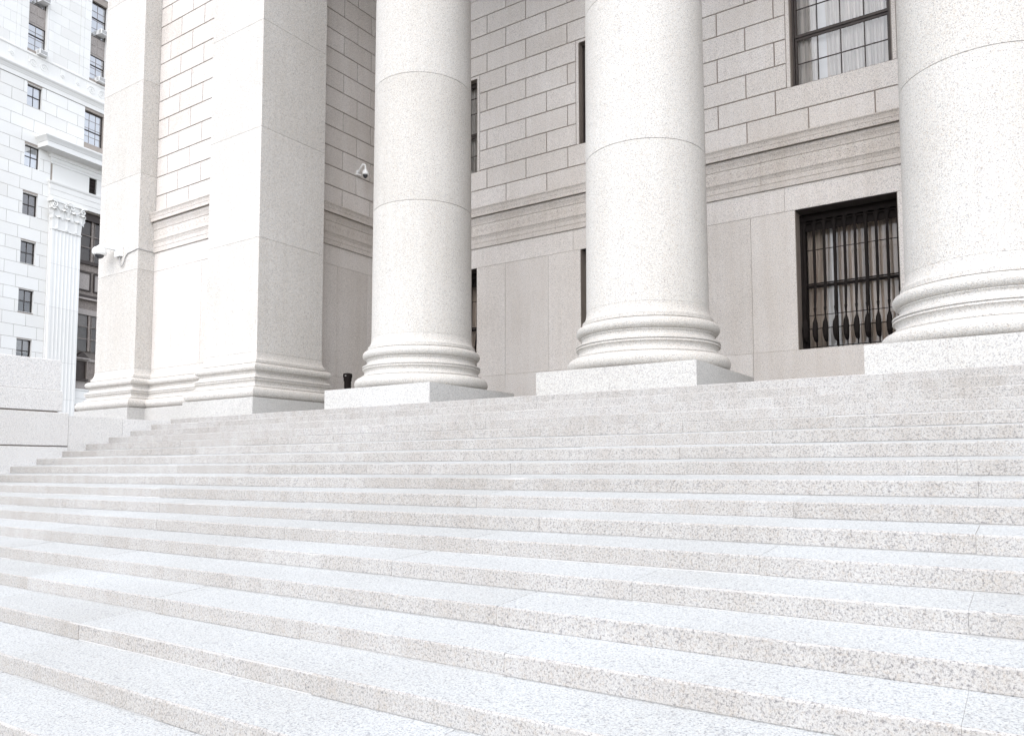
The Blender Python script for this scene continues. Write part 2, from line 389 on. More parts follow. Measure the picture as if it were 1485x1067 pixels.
# ------------------------------------------------------------------ left wing: square pillars and the wall between them
PATH = [(-21.24, 13.6), (-21.24, 11.007), (-19.28, 11.007), (-19.28, 11.46), (-16.24, 11.46), (-16.24, 11.007), (-14.34, 11.007), (-14.34, 12.91), (-14.83, 12.91)]
PL = [(.30, 0.0), (.338, 0.0), (.342, .004), (.342, .384), (.338, .388), (.10, .388)]
def loc_sweep(name, i0, i1, prof, m, parent, smooth=30):
    o = sweep(PATH, i0, i1, prof).build(name, m, parent, smooth=smooth)
    o.location = (-parent.location.x, -parent.location.y, 0); return o
LJ = [1.452, 4.07, 6.65, 9.20, 11.76, 14.46]
pa = empty('square_pillar', (-15.29, 11.96, 0)); tag(pa, 'wide square granite pillar with its grey right side showing, beside the recessed portico wall', 'pillar', 'square granite corner pillars')
pb = empty('square_pillar', (-20.26, 12.0, 0)); tag(pb, 'narrower looking square pillar at the far left carrying the white security camera', 'pillar', 'square granite corner pillars')
for t, x0, x1, y1, seg in ((pa, -16.24, -14.34, 12.91, (5 - 0, 8)), (pb, -21.24, -19.28, 13.6, (0, 3))):
    ox, oy = t.location.x, t.location.y
    i0, i1 = (4, 8) if t is pa else (0, 3)
    loc_sweep('plinth', i0, i1, PL, G_PLINTH, t); loc_sweep('moulded_base', i0, i1, BASE, G_PIER, t)
    for a, b in zip(LJ[:-1], LJ[1:]):
        prism_stone(t, x0 - ox, x1 - ox, 11.007 - oy, y1 - oy, a, b, m=G_PIER)
    boxo('joint_core', x0 + .012 - ox, x1 - .012 - ox, 11.019 - oy, y1 - .012 - oy, .0, 14.45, MORTAR_PALE, t)

# string course profile shared by all walls: (offset, z)
STR = [(-.02, 4.576), (.030, 4.576), (.034, 4.580), (.034, 4.690), (.030, 4.694), (.030, 4.700), (.040, 4.704), (.040, 4.805), (.046, 4.812), (.052, 4.835), (.066, 4.870), (.080, 4.885), (.080, 4.912), (.050, 4.918), (.028, 4.925),
       (.026, 5.185), (.040, 5.190), (.042, 5.215), (.050, 5.250), (.066, 5.290), (.078, 5.312), (.080, 5.345), (.082, 5.370), (.056, 5.374), (.056, 5.398), (.126, 5.402), (.126, 5.388), (.142, 5.388), (.142, 5.480), (.150, 5.484), (.150, 5.510), (.158, 5.545), (.172, 5.580), (.184, 5.592), (.184, 5.614), (.10, 5.64), (-.02, 5.66)]
def string_course(wall, cuts):
    """local wall plane: x along, -y out"""
    for a, b in zip(cuts[:-1], cuts[1:]):
        mb = MB(); V = []
        for x in (a + .002, b - .002):
            for o, z in STR: V.append((x, -o, z))
        k = len(STR)
        mb.add(V, [(j, k + j, k + j + 1, j + 1) for j in range(k - 1)] + [tuple(range(k)), tuple(range(2 * k - 1, k - 1, -1))])
        mb.build('cornice_stone', G_CORN, wall, smooth=25)
    # running roundel ornament in the frieze band
    mb = MB(); x = cuts[0] + .1
    while x < cuts[-1] - .08:
        for r0, r1, h in ((.062, .046, .006), (.030, .012, .006)):
            n = 10; V = []
            for rr, hh in ((r0 + .006, 0), (r0, h), (r1, h), (r1 - .006, 0)):
                V += [(x + rr * math.cos(2 * math.pi * q / n), -.026 - hh, 5.055 + rr * math.sin(2 * math.pi * q / n)) for q in range(n)]
            mb.add(V, [(i * n + q, i * n + (q + 1) % n, (i + 1) * n + (q + 1) % n, (i + 1) * n + q) for i in range(3) for q in range(n)])
        x += .165
    o = mb.build('frieze_ornament', G_CORN, wall); o['kind'] = 'stuff'

GAP, REC = .022, .022
CH = .5235
def courses(wall, x0, x1, joints, holes, jmin, jmax, m=G_WALL, z_first=6.14):
    for j in range(jmin, jmax + 1):
        z0 = z_first + CH * j; z1 = z0 + CH
        if j == jmin: z0 = 5.62
        xs = [x0] + sorted(x for x in joints(j) if x0 + .12 < x < x1 - .12) + [x1]
        for a, b in zip(xs[:-1], xs[1:]):
            segs = [(a, b)]
            for hx0, hx1, hz0, hz1 in holes:
                if z1 - .05 > hz0 and z0 + .12 < hz1:
                    ns = []
                    for p, q in segs:
                        if q <= hx0 or p >= hx1: ns.append((p, q)); continue
                        if p < hx0: ns.append((p, hx0 - .085))
                        if q > hx1: ns.append((hx1 + .085, q))
                    segs = ns
            for p, q in segs:
                stone(wall, p, q, z0, z1, GAP, m=m, d=.06)

# connecting wall between the pillars (faces the street)
cw = empty('street_wall_panel', (-16.24, 11.46, 0)); tag(cw, 'pale coursed granite wall panel between the two square pillars, lit by the daylight', 'wall')
x0, x1 = -3.04, 0.0
boxo('wall_core', x0, x1, REC, 1.2, 0, 15, MORTAR, cw)
loc_sweep('plinth', 3, 4, PL, G_PLINTH, cw); loc_sweep('moulded_base', 3, 4, BASE, G_PIER, cw)
cj = {1: [-2.56 + .0, -1.58], 0: [-2.08, -1.075]}
courses(cw, x0, x1, lambda j: cj[j % 2], [], -1, 15, z_first=6.122)
for a, b in ((x0, -2.187), (-2.187, -.92), (-.92, x1)): stone(cw, a, b, 1.452, 4.068, .006, m=G_WALL, d=.06, c=.003)
stone(cw, x0, x1, 4.068, 4.574, .006, m=G_WALL, d=.06, c=.003)
string_course(cw, [x0, x1])

# portico side wall (faces right)
sw = empty('portico_side_wall', (-14.81, 12.91, 0), math.radians(90)); tag(sw, 'shaded coursed left side wall of the portico between square pillar and first column', 'wall')
# local x = world +Y, local -y = world +X
L = 16.0 - 12.91
boxo('wall_core', -.3, L + .5, REC, 1.2, 0, 15, MORTAR, sw)
sj = {1: [1.045 + .5, 2.6], 0: [1.045, 2.05 + .02]}
courses(sw, 0, L, lambda j: [1.545] if j % 2 == 0 else [1.045, 2.07], [], -1, 15)
string_course(sw, [0, L])
stone(sw, 0, L, 4.068, 4.574, .006, m=G_WALL, d=.06, c=.003)
for a, b in ((0, .91), (.91, 2.0), (2.0, L)): stone(sw, a, b, 1.194, 4.068, .006, m=G_WALL, d=.06, c=.003)
for a, b in ((0, 1.4), (1.4, L)): stone(sw, a, b, 0, 1.194, .006, m=G_WALL, d=.06, c=.003)

# ------------------------------------------------------------------ back wall
BX0, BX1 = -14.81, 15.5
bw = empty('portico_back_wall', (0, 16.0, 0)); tag(bw, 'long coursed granite back wall of the portico, pierced by windows behind the columns', 'wall')
WC = [-12.865, -7.885, -2.905, 2.075, 7.055]
PC = [w - 2.49 for w in WC] + [WC[-1] + 2.49]
HW = .945
core = MB()
for lo, hi in ((0, 1.17), (4.062, 6.655), (9.195, 16)): core.box(BX0 - .3, BX1, REC, .75, lo, hi)
for lo, hi in ((1.17, 4.062), (6.655, 9.195)):
    xs = [BX0 - .3] + [v for w in WC for v in (w - HW + .012, w + HW - .012)] + [BX1]
    for a, b in zip(xs[::2], xs[1::2]): core.box(a, b, REC, .75, lo, hi)
core.build('wall_core', MORTAR, bw)
def bj(j):
    out = []
    for w in WC: out += [w - 1.27, w + 1.27] if j % 2 == 0 else [w - .62, w + .62]
    for p in PC: out += [p] if j % 2 == 0 else [p - .615, p + .615]
    return out
VX1 = 1.3          # stones are cut singly this far right; beyond the photo the wall goes on as one part
holes = [(w - HW, w + HW, 6.655, 9.195) for w in WC]
courses(bw, BX0, VX1, bj, holes, -1, 9, m=G_WALL)
for w in WC:
    if w > VX1: continue
    sm = MB(); sm.box(w - HW - .082, w - HW + .001, .003, .02, 6.665, 9.27); sm.box(w + HW - .001, w + HW + .082, .003, .02, 6.665, 9.27); sm.box(w - HW + .001, w + HW - .001, .003, .02, 9.196, 9.27)
    sm.build('window_margin', G_WALL, bw)
string_course(bw, [BX0] + sorted([p - 1.1 + .215 for p in PC[1:4]] + [p + .885 for p in PC[1:3]]) + [VX1])
for j, (z0, z1, js) in enumerate(((0, 1.194, [p + s * .64 for p in PC for s in (-1, 1)]), (1.194, 4.062, [p + s * .645 for p in PC for s in (-1, 1)]), (4.062, 4.574, [p + s * 1.35 for p in PC for s in (-1, 1)]))):
    xs = [BX0] + sorted(x for x in js if BX0 + .1 < x < VX1 - .1) + [VX1]
    for a, b in zip(xs[:-1], xs[1:]):
        segs = [(a, b)]
        if j == 1:
            ns = []
            for p, q in segs:
                parts = [(p, q)]
                for w in WC:
                    nn = []
                    for s, e in parts:
                        if e <= w - HW or s >= w + HW: nn.append((s, e)); continue
                        if s < w - HW: nn.append((s, w - HW + .003))
                        if e > w + HW: nn.append((w + HW - .003, e))
                    parts = nn
                ns += parts
            segs = ns
        for p, q in segs: stone(bw, p, q, z0, z1, .005, m=G_WALL, d=.06, c=.003, proud=.012 if j == 0 else 0)
rest = MB()
for lo, hi in ((0, 1.19), (4.05, 6.66), (9.2, 14)): rest.box(VX1, BX1, 0.002, .05, lo, hi)
xs = [VX1] + [v for w in WC if w > VX1 for v in (w - HW, w + HW)] + [BX1]
for lo, hi in ((1.19, 4.05), (6.66, 9.2)):
    for a, b in zip(xs[::2], xs[1::2]): rest.box(a, b, 0.002, .05, lo, hi)
rest.build('plain_wall_face', G_WALL, bw)
boxo('upper_wall_face', BX0, VX1, .003, .05, 6.14 + CH * 10, 14.6, G_WALL, bw)

# windows --------------------------------------------------------
def curtain(x0, x1, z0, z1, y, m, name, parent, amp=.028, per=.11, seed=0, swoop=0.0, taper=(0, 0)):
    rnd = random.Random(seed); n = int((x1 - x0) / .012) + 2; nz = 8; V = []
    ph = rnd.uniform(0, 6)
    for i in range(n + 1):
        f = i / n
        for j in range(nz + 1):
            g_ = j / nz
            a0 = x0 + taper[0] * (1 - g_); a1 = x1 + taper[1] * (1 - g_)
            x = a0 + (a1 - a0) * f; xr = x0 + (x1 - x0) * f
            w = math.sin(xr * 2 * math.pi / per + ph + .8 * math.sin(xr * 9)) + .45 * math.sin(xr * 2 * math.pi / (per * .43) + 1.3 * ph)
            zb = z0 + swoop * (math.sin(math.pi * f) * -.6 + .25 * math.sin(xr * 13 + ph))
            z = zb + (z1 - zb) * g_
            V.append((x, y + amp * w * (.7 + .3 * (1 - g_)), z))
    k = nz + 1
    return MB().add(V, [(i * k + j, (i + 1) * k + j, (i + 1) * k + j + 1, i * k + j + 1) for i in range(n) for j in range(nz)]).build(name, m, parent, smooth=80)

def upper_window(cx):
    t = empty('sash_window', (cx, 16.0, 6.655)); H = 2.54
    gy = .21
    rv = MB(); rv.box(-HW - .01, -HW + .008, .001, .7, 0, H); rv.box(HW - .008, HW + .01, .001, .7, 0, H); rv.box(-HW + .008, HW - .008, .001, .7, H - .006, H + .01); rv.box(-HW, HW, .001, .7, -.012, 0.0)
    rv.build('reveal', CASING, t)
    f = MB(); fw_ = .055
    f.box(-HW + .008, -HW + .008 + .04, gy - .05, gy + .06, 0, H - .006); f.box(HW - .058, HW - .008, gy - .05, gy + .06, 0, H - .006)
    f.box(-HW + .083, HW - .083, gy - .05, gy + .06, H - .08, H - .006); f.box(-HW + .083, HW - .083, gy - .05, gy + .06, .0, .045)
    f.build('window_frame', BRONZE, t)
    a, b = -HW + .058, HW - .058; mid = 1.095
    zs_low, zs_up = (.045, mid - .03), (mid + .03, H - .08)
    for nm, (z0, z1), yo, hz in (('lower_sash', zs_low, 0, [.535]), ('upper_sash', zs_up, -.022, [1.70, 2.12])):
        s = MB(); y0 = gy + yo - .014
        s.box(a, b, y0, y0 + .03, z0 - (.03 if nm[0] == 'u' else 0), z0 + .028); s.box(a, b, y0 - .001, y0 + .03, z1 - .028, z1 + (.03 if nm[0] == 'l' else 0))
        s.box(a, a + .03, y0 + .001, y0 + .029, z0, z1); s.box(b - .03, b, y0 + .001, y0 + .029, z0, z1)
        o = s.build(nm, BRONZE, t)
        mu = MB()
        for q in range(1, 4):
            x = a + (b - a) * q / 4; mu.box(x - .011, x + .011, y0 + .003, y0 + .025, z0, z1)
        for hzz in hz: mu.box(a, b, y0 + .0045, y0 + .0235, hzz - .010, hzz + .010)
        mu.build('muntins', BRONZE, o)
        zz = [z0] + hz + [z1]
        for q in range(4):
            for p0, p1 in zip(zz[:-1], zz[1:]):
                xa = a + (b - a) * q / 4; MB().add([(xa + .012, y0 + .014, p0 + .011), (xa + (b - a) / 4 - .012, y0 + .014, p0 + .011), (xa + (b - a) / 4 - .012, y0 + .014, p1 - .011), (xa + .012, y0 + .014, p1 - .011)], [(0, 1, 2, 3)]).build('pane', GLASS, o)
    d = MB()
    d.box(-HW - .2, HW + .2, 1.4, 1.42, -.3, H + .3); d.build('dark_room_back', DARK, t)
    boxo('window_board', -HW + .02, HW - .02, gy + .02, gy + .24, -.005, .06, CURT, t)
    curtain(-.86, -.52, .09, H - .05, gy + .09, CURT, 'curtain', t, seed=1, swoop=.05, amp=.035, taper=(0, .05))
    curtain(-.34, .12, .17, H - .05, gy + .13, CURT, 'curtain', t, seed=2, swoop=.10, amp=.038, taper=(.10, .05))
    curtain(.08, .50, .17, H - .05, gy + .10, CURT, 'curtain', t, seed=3, swoop=.20, amp=.038, taper=(.10, .05))
    curtain(.42, .86, .20, H - .05, gy + .14, CURT, 'curtain', t, seed=4, swoop=.20, amp=.038, taper=(.08, -.08))
    boxo('window_shade', -.86, .86, gy + .19, gy + .195, .03, H - .05, CURT_D, t); boxo('light_gap_strip', -.50, -.30, gy + .16, gy + .165, .05, H - .05, BLIND, t)  # narrow white strip stands in for light coming through between the curtains
    return t

def grille(t, H):
    y = .35
    rails = MB()
    for z, h in ((.10, .014), (.475, .016), (.75, .012), (1.40, .026), (2.10, .012), (2.68, .02)):
        rails.box(-HW + .012, HW - .012, y - .010, y + .012, z - h / 2, z + h / 2)
    rails.box(-HW + .012, -HW + .055, y - .012, y + .022, .03, H - .03); rails.box(HW - .055, HW - .012, y - .012, y + .022, .03, H - .03)
    # scalloped head of the grille and brackets
    for q in range(10):
        xx = -HW + .09 + q * .195
        rails.box(xx - .03, xx + .06, y - .03, y - .005, 2.70, 2.76)
    rails.box(-HW + .02, HW - .02, y - .035, y + .03, 2.72, 2.80)
    rails.box(-HW + .02, HW - .02, y + .05, y + .07, 2.52, H - .01)
    rails.build('grille_rail', IRON, t)
    xs = [-.857 + .195 * q for q in range(10)]
    bar = None
    for i, x in enumerate(xs):
        if bar is None:
            mb = MB(); pts = []
            prof = [(.10, .000, .012, .012), (.19, .0, .014, .014), (.215, -.06, .038, .035), (.30, -.11, .052, .048), (.44, -.125, .058, .052), (.58, -.11, .048, .045), (.655, -.085, .024, .022), (.70, -.08, .016, .016), (.80, -.09, .020, .020), (.88, -.085, .030, .024),
                    (.90, -.075, .022, .02), (1.10, -.045, .028, .016), (1.30, -.015, .030, .014), (1.40, 0, .030, .014), (2.55, 0, .030, .014), (2.66, 0, .045, .02), (2.74, 0, .02, .012)]
            V = []
            for z, yo, wx, wy in prof:
                for q in range(8):
                    th = 2 * math.pi * (q + .5) / 8; V.append((wx * math.cos(th), yo + wy * math.sin(th), z))
            n = 8
            Fc = [(i_ * n + q, i_ * n + (q + 1) % n, (i_ + 1) * n + (q + 1) % n, (i_ + 1) * n + q) for i_ in range(len(prof) - 1) for q in range(n)]
            bar = mb.add(V, Fc).mesh('grille_bar')
        link('grille_bar', bar, IRON, t, (x, y, 0))

def lower_window(cx):
    t = empty('barred_window', (cx, 16.0, 1.17)); H = 2.892; gy = .60
    rv = MB(); rv.box(-HW - .01, -HW + .008, .012, .75, 0, H); rv.box(HW - .008, HW + .01, .012, .75, 0, H); rv.box(-HW, HW, .012, .75, -.012, 0.0)
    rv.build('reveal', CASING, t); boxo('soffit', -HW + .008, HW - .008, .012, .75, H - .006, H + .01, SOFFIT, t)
    f = MB(); f.box(-HW + .009, -HW + .075, gy - .05, gy + .05, 0, H - .006); f.box(HW - .075, HW - .009, gy - .05, gy + .05, 0, H - .006); f.box(-HW + .075, HW - .075, gy - .05, gy + .05, H - .10, H - .006); f.box(-HW + .075, HW - .075, gy - .05, gy + .05, 0, .06)
    f.build('window_frame', IRON, t)
    s = MB(); s.box(-HW + .075, HW - .075, gy - .02, gy + .02, 1.37, 1.43)
    for x in (-.30, .30): s.box(x - .014, x + .014, gy - .018, gy + .018, .06, H - .1)
    s.build('sash', IRON, t)
    xs = [-HW + .075, -.30, .30, HW - .075]
    for a, b in zip(xs[:-1], xs[1:]):
        for p, q in ((.06, 1.37), (1.43, H - .1)):
            MB().add([(a + .012, gy, p), (b - .012, gy, p), (b - .012, gy, q), (a + .012, gy, q)], [(0, 1, 2, 3)]).build('pane', GLASS_D, t)
    boxo('dark_room_back', -HW - .2, HW + .2, 1.5, 1.52, -.3, H + .3, DARK, t)
    MB().add([(-.49, gy + .035, .12), (-.23, gy + .035, .12), (-.31, gy + .035, H - .3), (-.41, gy + .035, H - .3)], [(0, 1, 2, 3)]).build('light_gap_strip', BLIND, t)  # white tapering strip painted as the bright gap between the drapes
    curtain(-.88, -.36, .10, H - .12, gy + .12, CURT_D, 'drape', t, seed=5, amp=.03, taper=(0, -.12))
    curtain(-.36, .90, .10, H - .12, gy + .12, CURT_D, 'drape', t, seed=6, amp=.035, per=.14, taper=(.12, 0))
    grille(t, H)
    return t
UL = ['dark framed sash window with white curtains, high on the wall at the upper right', 'upper sash window mostly hidden behind the middle column', 'upper sash window showing as a sliver beside the leftmost column', 'upper sash window beyond the right edge']
LLb = ['ground floor window with black iron bars between the middle and right columns', 'barred ground floor window mostly hidden behind the middle column', 'barred ground floor window showing as a dark sliver beside the leftmost column', 'barred ground floor window beyond the right edge']
u0 = upper_window(WC[2]); l0 = lower_window(WC[2])
for i, w in enumerate((WC[2], WC[1], WC[0], WC[3])):
    a = u0 if i == 0 else copy_tree(u0); a.location = (w, 16, 6.655); tag(a, UL[i], 'window', 'upper sash windows of the portico')
    b = l0 if i == 0 else copy_tree(l0); b.location = (w, 16, 1.17); tag(b, LLb[i], 'window', 'barred ground floor windows of the portico')

# ------------------------------------------------------------------ roof of the portico (above the frame; it shades the wall)
rf = empty('portico_roof', (0, 12, 14.46)); tag(rf, kind='structure')
boxo('architrave', -21.3, 15.6, -.95, .95, .0, 1.5, G_COL, rf)
boxo('ceiling', -21.3, 15.6, .95, 4.3, 1.1, 1.5, G_WALL, rf)
boxo('cornice', -21.9, 16.2, -1.6, 5, 1.5, 2.3, G_COL, rf)
rw = empty('light_block_wall', (14.2, 12.9, 0)); tag(rw, 'plain added wall beyond the right edge, blocking light from the portico end', 'wall')  # unseen wall, added to keep light out of the portico's right end
boxo('wall_face', -.2, 2.5, -1.9, 6, 0, 14.46, G_WALL, rw)
lw = empty('left_wing_block', (-18, 16, 0)); tag(lw, 'plain granite body of the left wing behind the square pillars', 'wall')
boxo('wall_face', -3.0, 3.1, -2.45, 16, 0, 15.9, G_WALL, lw)

# ------------------------------------------------------------------ security cameras, ash urn
def dome_camera(name, label, loc, rz, big):
    t = empty(name, loc, rz); tag(t, label, 'camera')
    # local -y = away from the wall
    if big:
        MB().box(-.16, .10, -.09, -.002, -.15, .15).build('wall_box', WHITE, t)
        MB().tube([(0, -.0, .06), (0, -.18, .09), (0, -.34, .13), (0, -.43, .12), (0, -.47, .06)], [.06, .055, .055, .065, .09], 14).build('arm', WHITE, t, smooth=40)
        MB().lathe([(.02, .12), (.09, .105), (.15, .06), (.175, 0), (.178, -.06), (.16, -.10), (.13, -.12)], 28, 0, -.47).build('housing', WHITE, t, smooth=40)
        MB().lathe([(.12, -.115), (.11, -.15), (.085, -.185), (.04, -.21), (.005, -.215)], 24, 0, -.47).build('dome', SMOKE, t, smooth=60)
    else:
        MB().lathe([(.055, 0), (.055, .012), (.03, .016)], 16).build('wall_plate', WHITE, t, rot=(math.radians(90), 0, 0))
        MB().box(-.075, .075, -.05, -.002, -.10, -.055).build('base_bracket', WHITE, t)
        MB().tube([(0, -.0, -.02), (0, -.06, .03), (0, -.14, .13), (0, -.20, .165), (0, -.27, .14), (0, -.29, .07), (0, -.29, .0)], .022, 10).build('arm', WHITE, t, smooth=40)
        MB().lathe([(.025, .02), (.04, -.005), (.075, -.06), (.092, -.12), (.095, -.14), (.07, -.145)], 24, 0, -.29).build('housing', WHITE, t, smooth=40)
        MB().lathe([(.066, -.142), (.062, -.18), (.045, -.215), (.02, -.235), (.003, -.24)], 20, 0, -.29).build('dome', SMOKE, t, smooth=60)
    return t
dome_camera('security_camera', 'small white gooseneck security camera on the shaded side wall beside the leftmost column', (-14.81, 14.50, 6.80), math.radians(90), False)
dc = dome_camera('security_camera', 'large white dome security camera with cable, on the front of the far left pillar', (-20.12, 11.007, 4.66), math.radians(-55), True)
dc.rotation_euler[2] = 0
for ch in dc.children:
    if ch.name.split('.')[0] in ('arm', 'housing', 'dome'):
        ch.rotation_euler[2] = math.radians(-50); ch.location = (-.06, -.05, 0)
cb = MB().tube([(-20.10, 10.975, 4.54), (-20.10, 10.965, 4.36), (-20.07, 10.965, 4.26), (-20.00, 10.968, 4.22), (-19.93, 10.972, 4.26), (-19.88, 10.978, 4.38), (-19.84, 10.985, 4.48), (-19.75, 10.992, 4.545), (-19.28, 10.996, 4.60), (-19.265, 11.01, 4.603), (-19.267, 11.43, 4.60), (-19.25, 11.447, 4.60)], .013, 8).build('cable', GREYM, None, smooth=60)
cb.parent = dc; cb.matrix_parent_inverse = Matrix.Translation(-Vector(dc.location))

ux, uy = -14.10, 13.55
t = empty('ash_urn', (ux, uy, 0)); tag(t, 'small black cylindrical urn with wider rim behind the leftmost column plinth', 'urn')
MB().lathe([(.13, 0), (.13, .02), (.085, .03), (.085, 1.02), (.09, 1.03)], 24).build('body', IRON, t, smooth=40)
MB().lathe([(.095, 1.0), (.10, 1.01), (.10, 1.08), (.112, 1.10), (.114, 1.16), (.105, 1.185), (.05, 1.20)], 24).build('lid', IRON, t, smooth=40)
MB().box(.02, .06, -.115, -.104, 1.11, 1.14).build('sign_plate', GREYM, t)

# ------------------------------------------------------------------ street building on the far left
SC = 1.4
OX, OY = -43.626 * SC, 20.019 * SC
fb = empty('stone_office_building', (OX, OY, 0), math.atan2(.99109, -.13322))
tag(fb, 'pale stone office building at far left with small square windows and a carved pilaster capital', 'building')
def U(u): return u * SC
def H(z): return (z + 1.185) * SC - 1.185
def fbox(name, u0, u1, p0, p1, z0, z1, m, parent=None):
    """p: outward projection in building units, p1 > p0"""
    return boxo(name, U(u0), U(u1), -p1 * SC, -p0 * SC, H(z0), H(z1), m, parent or fb)
ub, ue = -9.0, 12.0
core = MB()
wins = [(-1.60, -.80, 19.26 - 3.2625 * 0 - 1.18, 19.26)]
tops = [19.25, 15.95, 13.36, 10.79, 8.22, 5.60, 3.0]
wins = [(-1.60, -.81, zt - 1.17, zt) for zt in tops] + [(1.66, 2.82, 17.33, 19.22)]
wins += [(-1.70, -.68, 21.17, 25.8), (1.81, 2.82, 21.17, 25.8)]
big = (1.56, 4.6, 2.9, 13.35)
small = (2.04, 2.50, 14.48, 15.38)
def solid_strips(u0, u1, z0, z1, holes, p0, p1, mb):
    zs = sorted({z0, z1} | {max(z0, min(z1, v)) for h in holes for v in (h[2], h[3])})
    for a, b in zip(zs[:-1], zs[1:]):
        if b - a < 1e-4: continue
        us = [u0]
        for h in sorted(holes):
            if h[2] <= a + 1e-5 and h[3] >= b - 1e-5 and h[1] > u0 and h[0] < u1: us += [max(h[0], u0), min(h[1], u1)]
        us.append(u1)
        for p, q in zip(us[::2], us[1::2]):
            if q - p > 1e-4: mb.box(U(p), U(q), -p1 * SC, -p0 * SC, H(a), H(b))
allh = wins + [big, small]
solid_strips(ub, ue, 0, 34, allh, -.6, -.018, core)
core.build('wall_core', LIME_J, fb)
_fc = {}
def fstone(u0, u1, z0, z1, gap=.018, c=.006, m=LIME, proud=0.0):
    w, h = (u1 - u0) * SC - gap, H(z1) - H(z0) - gap
    if w < .05 or h < .05: return
    link('stone', front_block(w, h, .06, c), m, fb, (U(u0) + gap / 2, -proud, H(z0) + gap / 2))
def cut(p, q, z0, z1, holes, mar=0.0):
    segs = [(p, q)]
    for h in holes:
        if z1 - .03 > h[2] and z0 + .03 < h[3]:
            ns = []
            for s, e in segs:
                if e <= h[0] or s >= h[1]: ns.append((s, e)); continue
                if s < h[0]: ns.append((s, h[0] - mar))
                if e > h[1]: ns.append((h[1] + mar, e))
            segs = ns
    return segs
CW = .6523
uL, uR = -4.1, 3.2
n = 0
while True:
    z1 = 19.36 - CW * n; z0 = z1 - CW
    if z1 < 3.4: break
    right = uR if z0 > 16.5 else -.18
    off = -2.38 if n % 2 == 1 else -1.78
    xs = [uL] + [off + 1.205 * q for q in range(-3, 6) if uL + .1 < off + 1.205 * q < right - .1] + [right]
    for a, b in zip(xs[:-1], xs[1:]):
        for p, q in cut(a, b, z0, z1, allh, .002): fstone(p, q, z0, z1, .022, .008)
    n += 1
n = 0
while True:                                # smooth ashlar above the dado
    z0 = 21.0 + .575 * n; z1 = z0 + .575
    if z0 > 27: break
    off = -2.95 if n % 2 else -2.62
    xs = [uL, -2.30, -2.08, -.60, -.32, 1.20, 1.43] + [off + .66 * q for q in (0, )] + [.08 if n % 2 else .53] + [uR]
    xs = sorted(xs)
    for a, b in zip(xs[:-1], xs[1:]):
        inside = (-2.08 <= a < -.6) or a >= 1.43
        for p, q in cut(a, b, z0, z1, allh): fstone(p, q, z0, z1, .010, .004, proud=.03 if not (-0.32 <= a < 1.20 or a < -2.30) else 0.0)
    n += 1
for nm, u0_, u1_, z0, z1 in (('plain_wall_face', ub, uL, 0, 34), ('plain_wall_face', uR, ue, 17.0, 34), ('plain_wall_face', uL, uR, 27.5, 34), ('plain_wall_face', uL, -.18, 0, 3.2)):
    fbox(nm, u0_, u1_, -.03, -.002, z0, z1, LIME)
# band under the tall windows: cornice, dado with carved panels, sill
def moulding(name, u0, u1, prof, m=LIME, ret=True):
    """prof (proj, z) in building units, with returned (mitred) left end"""
    V = []; k = len(prof)
    pts = [(u0, 0, 1), (u0, 1, 1), (u1, 1, 0)]
    for (u, f1, r_) in pts:
        for p, z in prof:
            if f1 == 0: V.append((U(u - p), 0.02, H(z)))
            else: V.append((U(u - (p if r_ else 0)), -p * SC, H(z)))
    Fc = [(i * k + j, (i + 1) * k + j, (i + 1) * k + j + 1, i * k + j + 1) for i in range(2) for j in range(k - 1)]
    Fc += [tuple(range(2 * k, 3 * k))[::-1], (0, k, 2 * k, 3 * k - 1, 2 * k - 1, k - 1)][:1]
    return MB().add(V, Fc).build(name, m, fb, smooth=25)
moulding('band_cornice', ub, ue, [(0, 19.38), (.03, 19.38), (.03, 19.62), (.05, 19.64), (.07, 19.72), (.10, 19.76), (.11, 19.80), (.17, 19.86), (.19, 19.90), (.19, 19.98), (.16, 20.0), (0, 20.02)])
fbox('dado', ub, ue, -.02, .015, 20.0, 20.86, LIME)
moulding('sill_course', ub, ue, [(0, 20.86), (.03, 20.86), (.05, 20.9), (.05, 20.97), (.02, 21.0), (0, 21.02)])
def scroll_panel(u0, u1, z0, z1, n_sp):
    t = fbox('carved_panel', u0, u1, .015, .03, z0, z1, LIME); mb = MB(); cz = (z0 + z1) / 2; w = (u1 - u0) / n_sp
    for q in range(n_sp):
        cu = u0 + w * (q + .5); s = 1 if q % 2 else -1; R0 = min(w, z1 - z0) * .42
        pts = [(U(cu + s * R0 * (1 - a / 22) * math.cos(a * .55)), -.035 * SC, H(cz) + SC * R0 * (1 - a / 22) * math.sin(a * .55)) for a in range(20)]
        mb.tube(pts, .022 * SC, 6)
        mb.tube([(U(cu), -.03 * SC, H(cz)), (U(cu), -.06 * SC, H(cz))], [.05 * SC, .03 * SC], 8)
    o = mb.build('scroll_carving', LIME, t, smooth=50)
for u0_, u1_, nsp in ((-1.64, -.52, 2), (1.66, 2.9, 2), (-2.66, -2.33, 1), (.12, .40, 1), (1.02, 1.26, 1), (3.3, 3.55, 1)):
    scroll_panel(u0_, u1_, 20.06, 20.80, nsp)
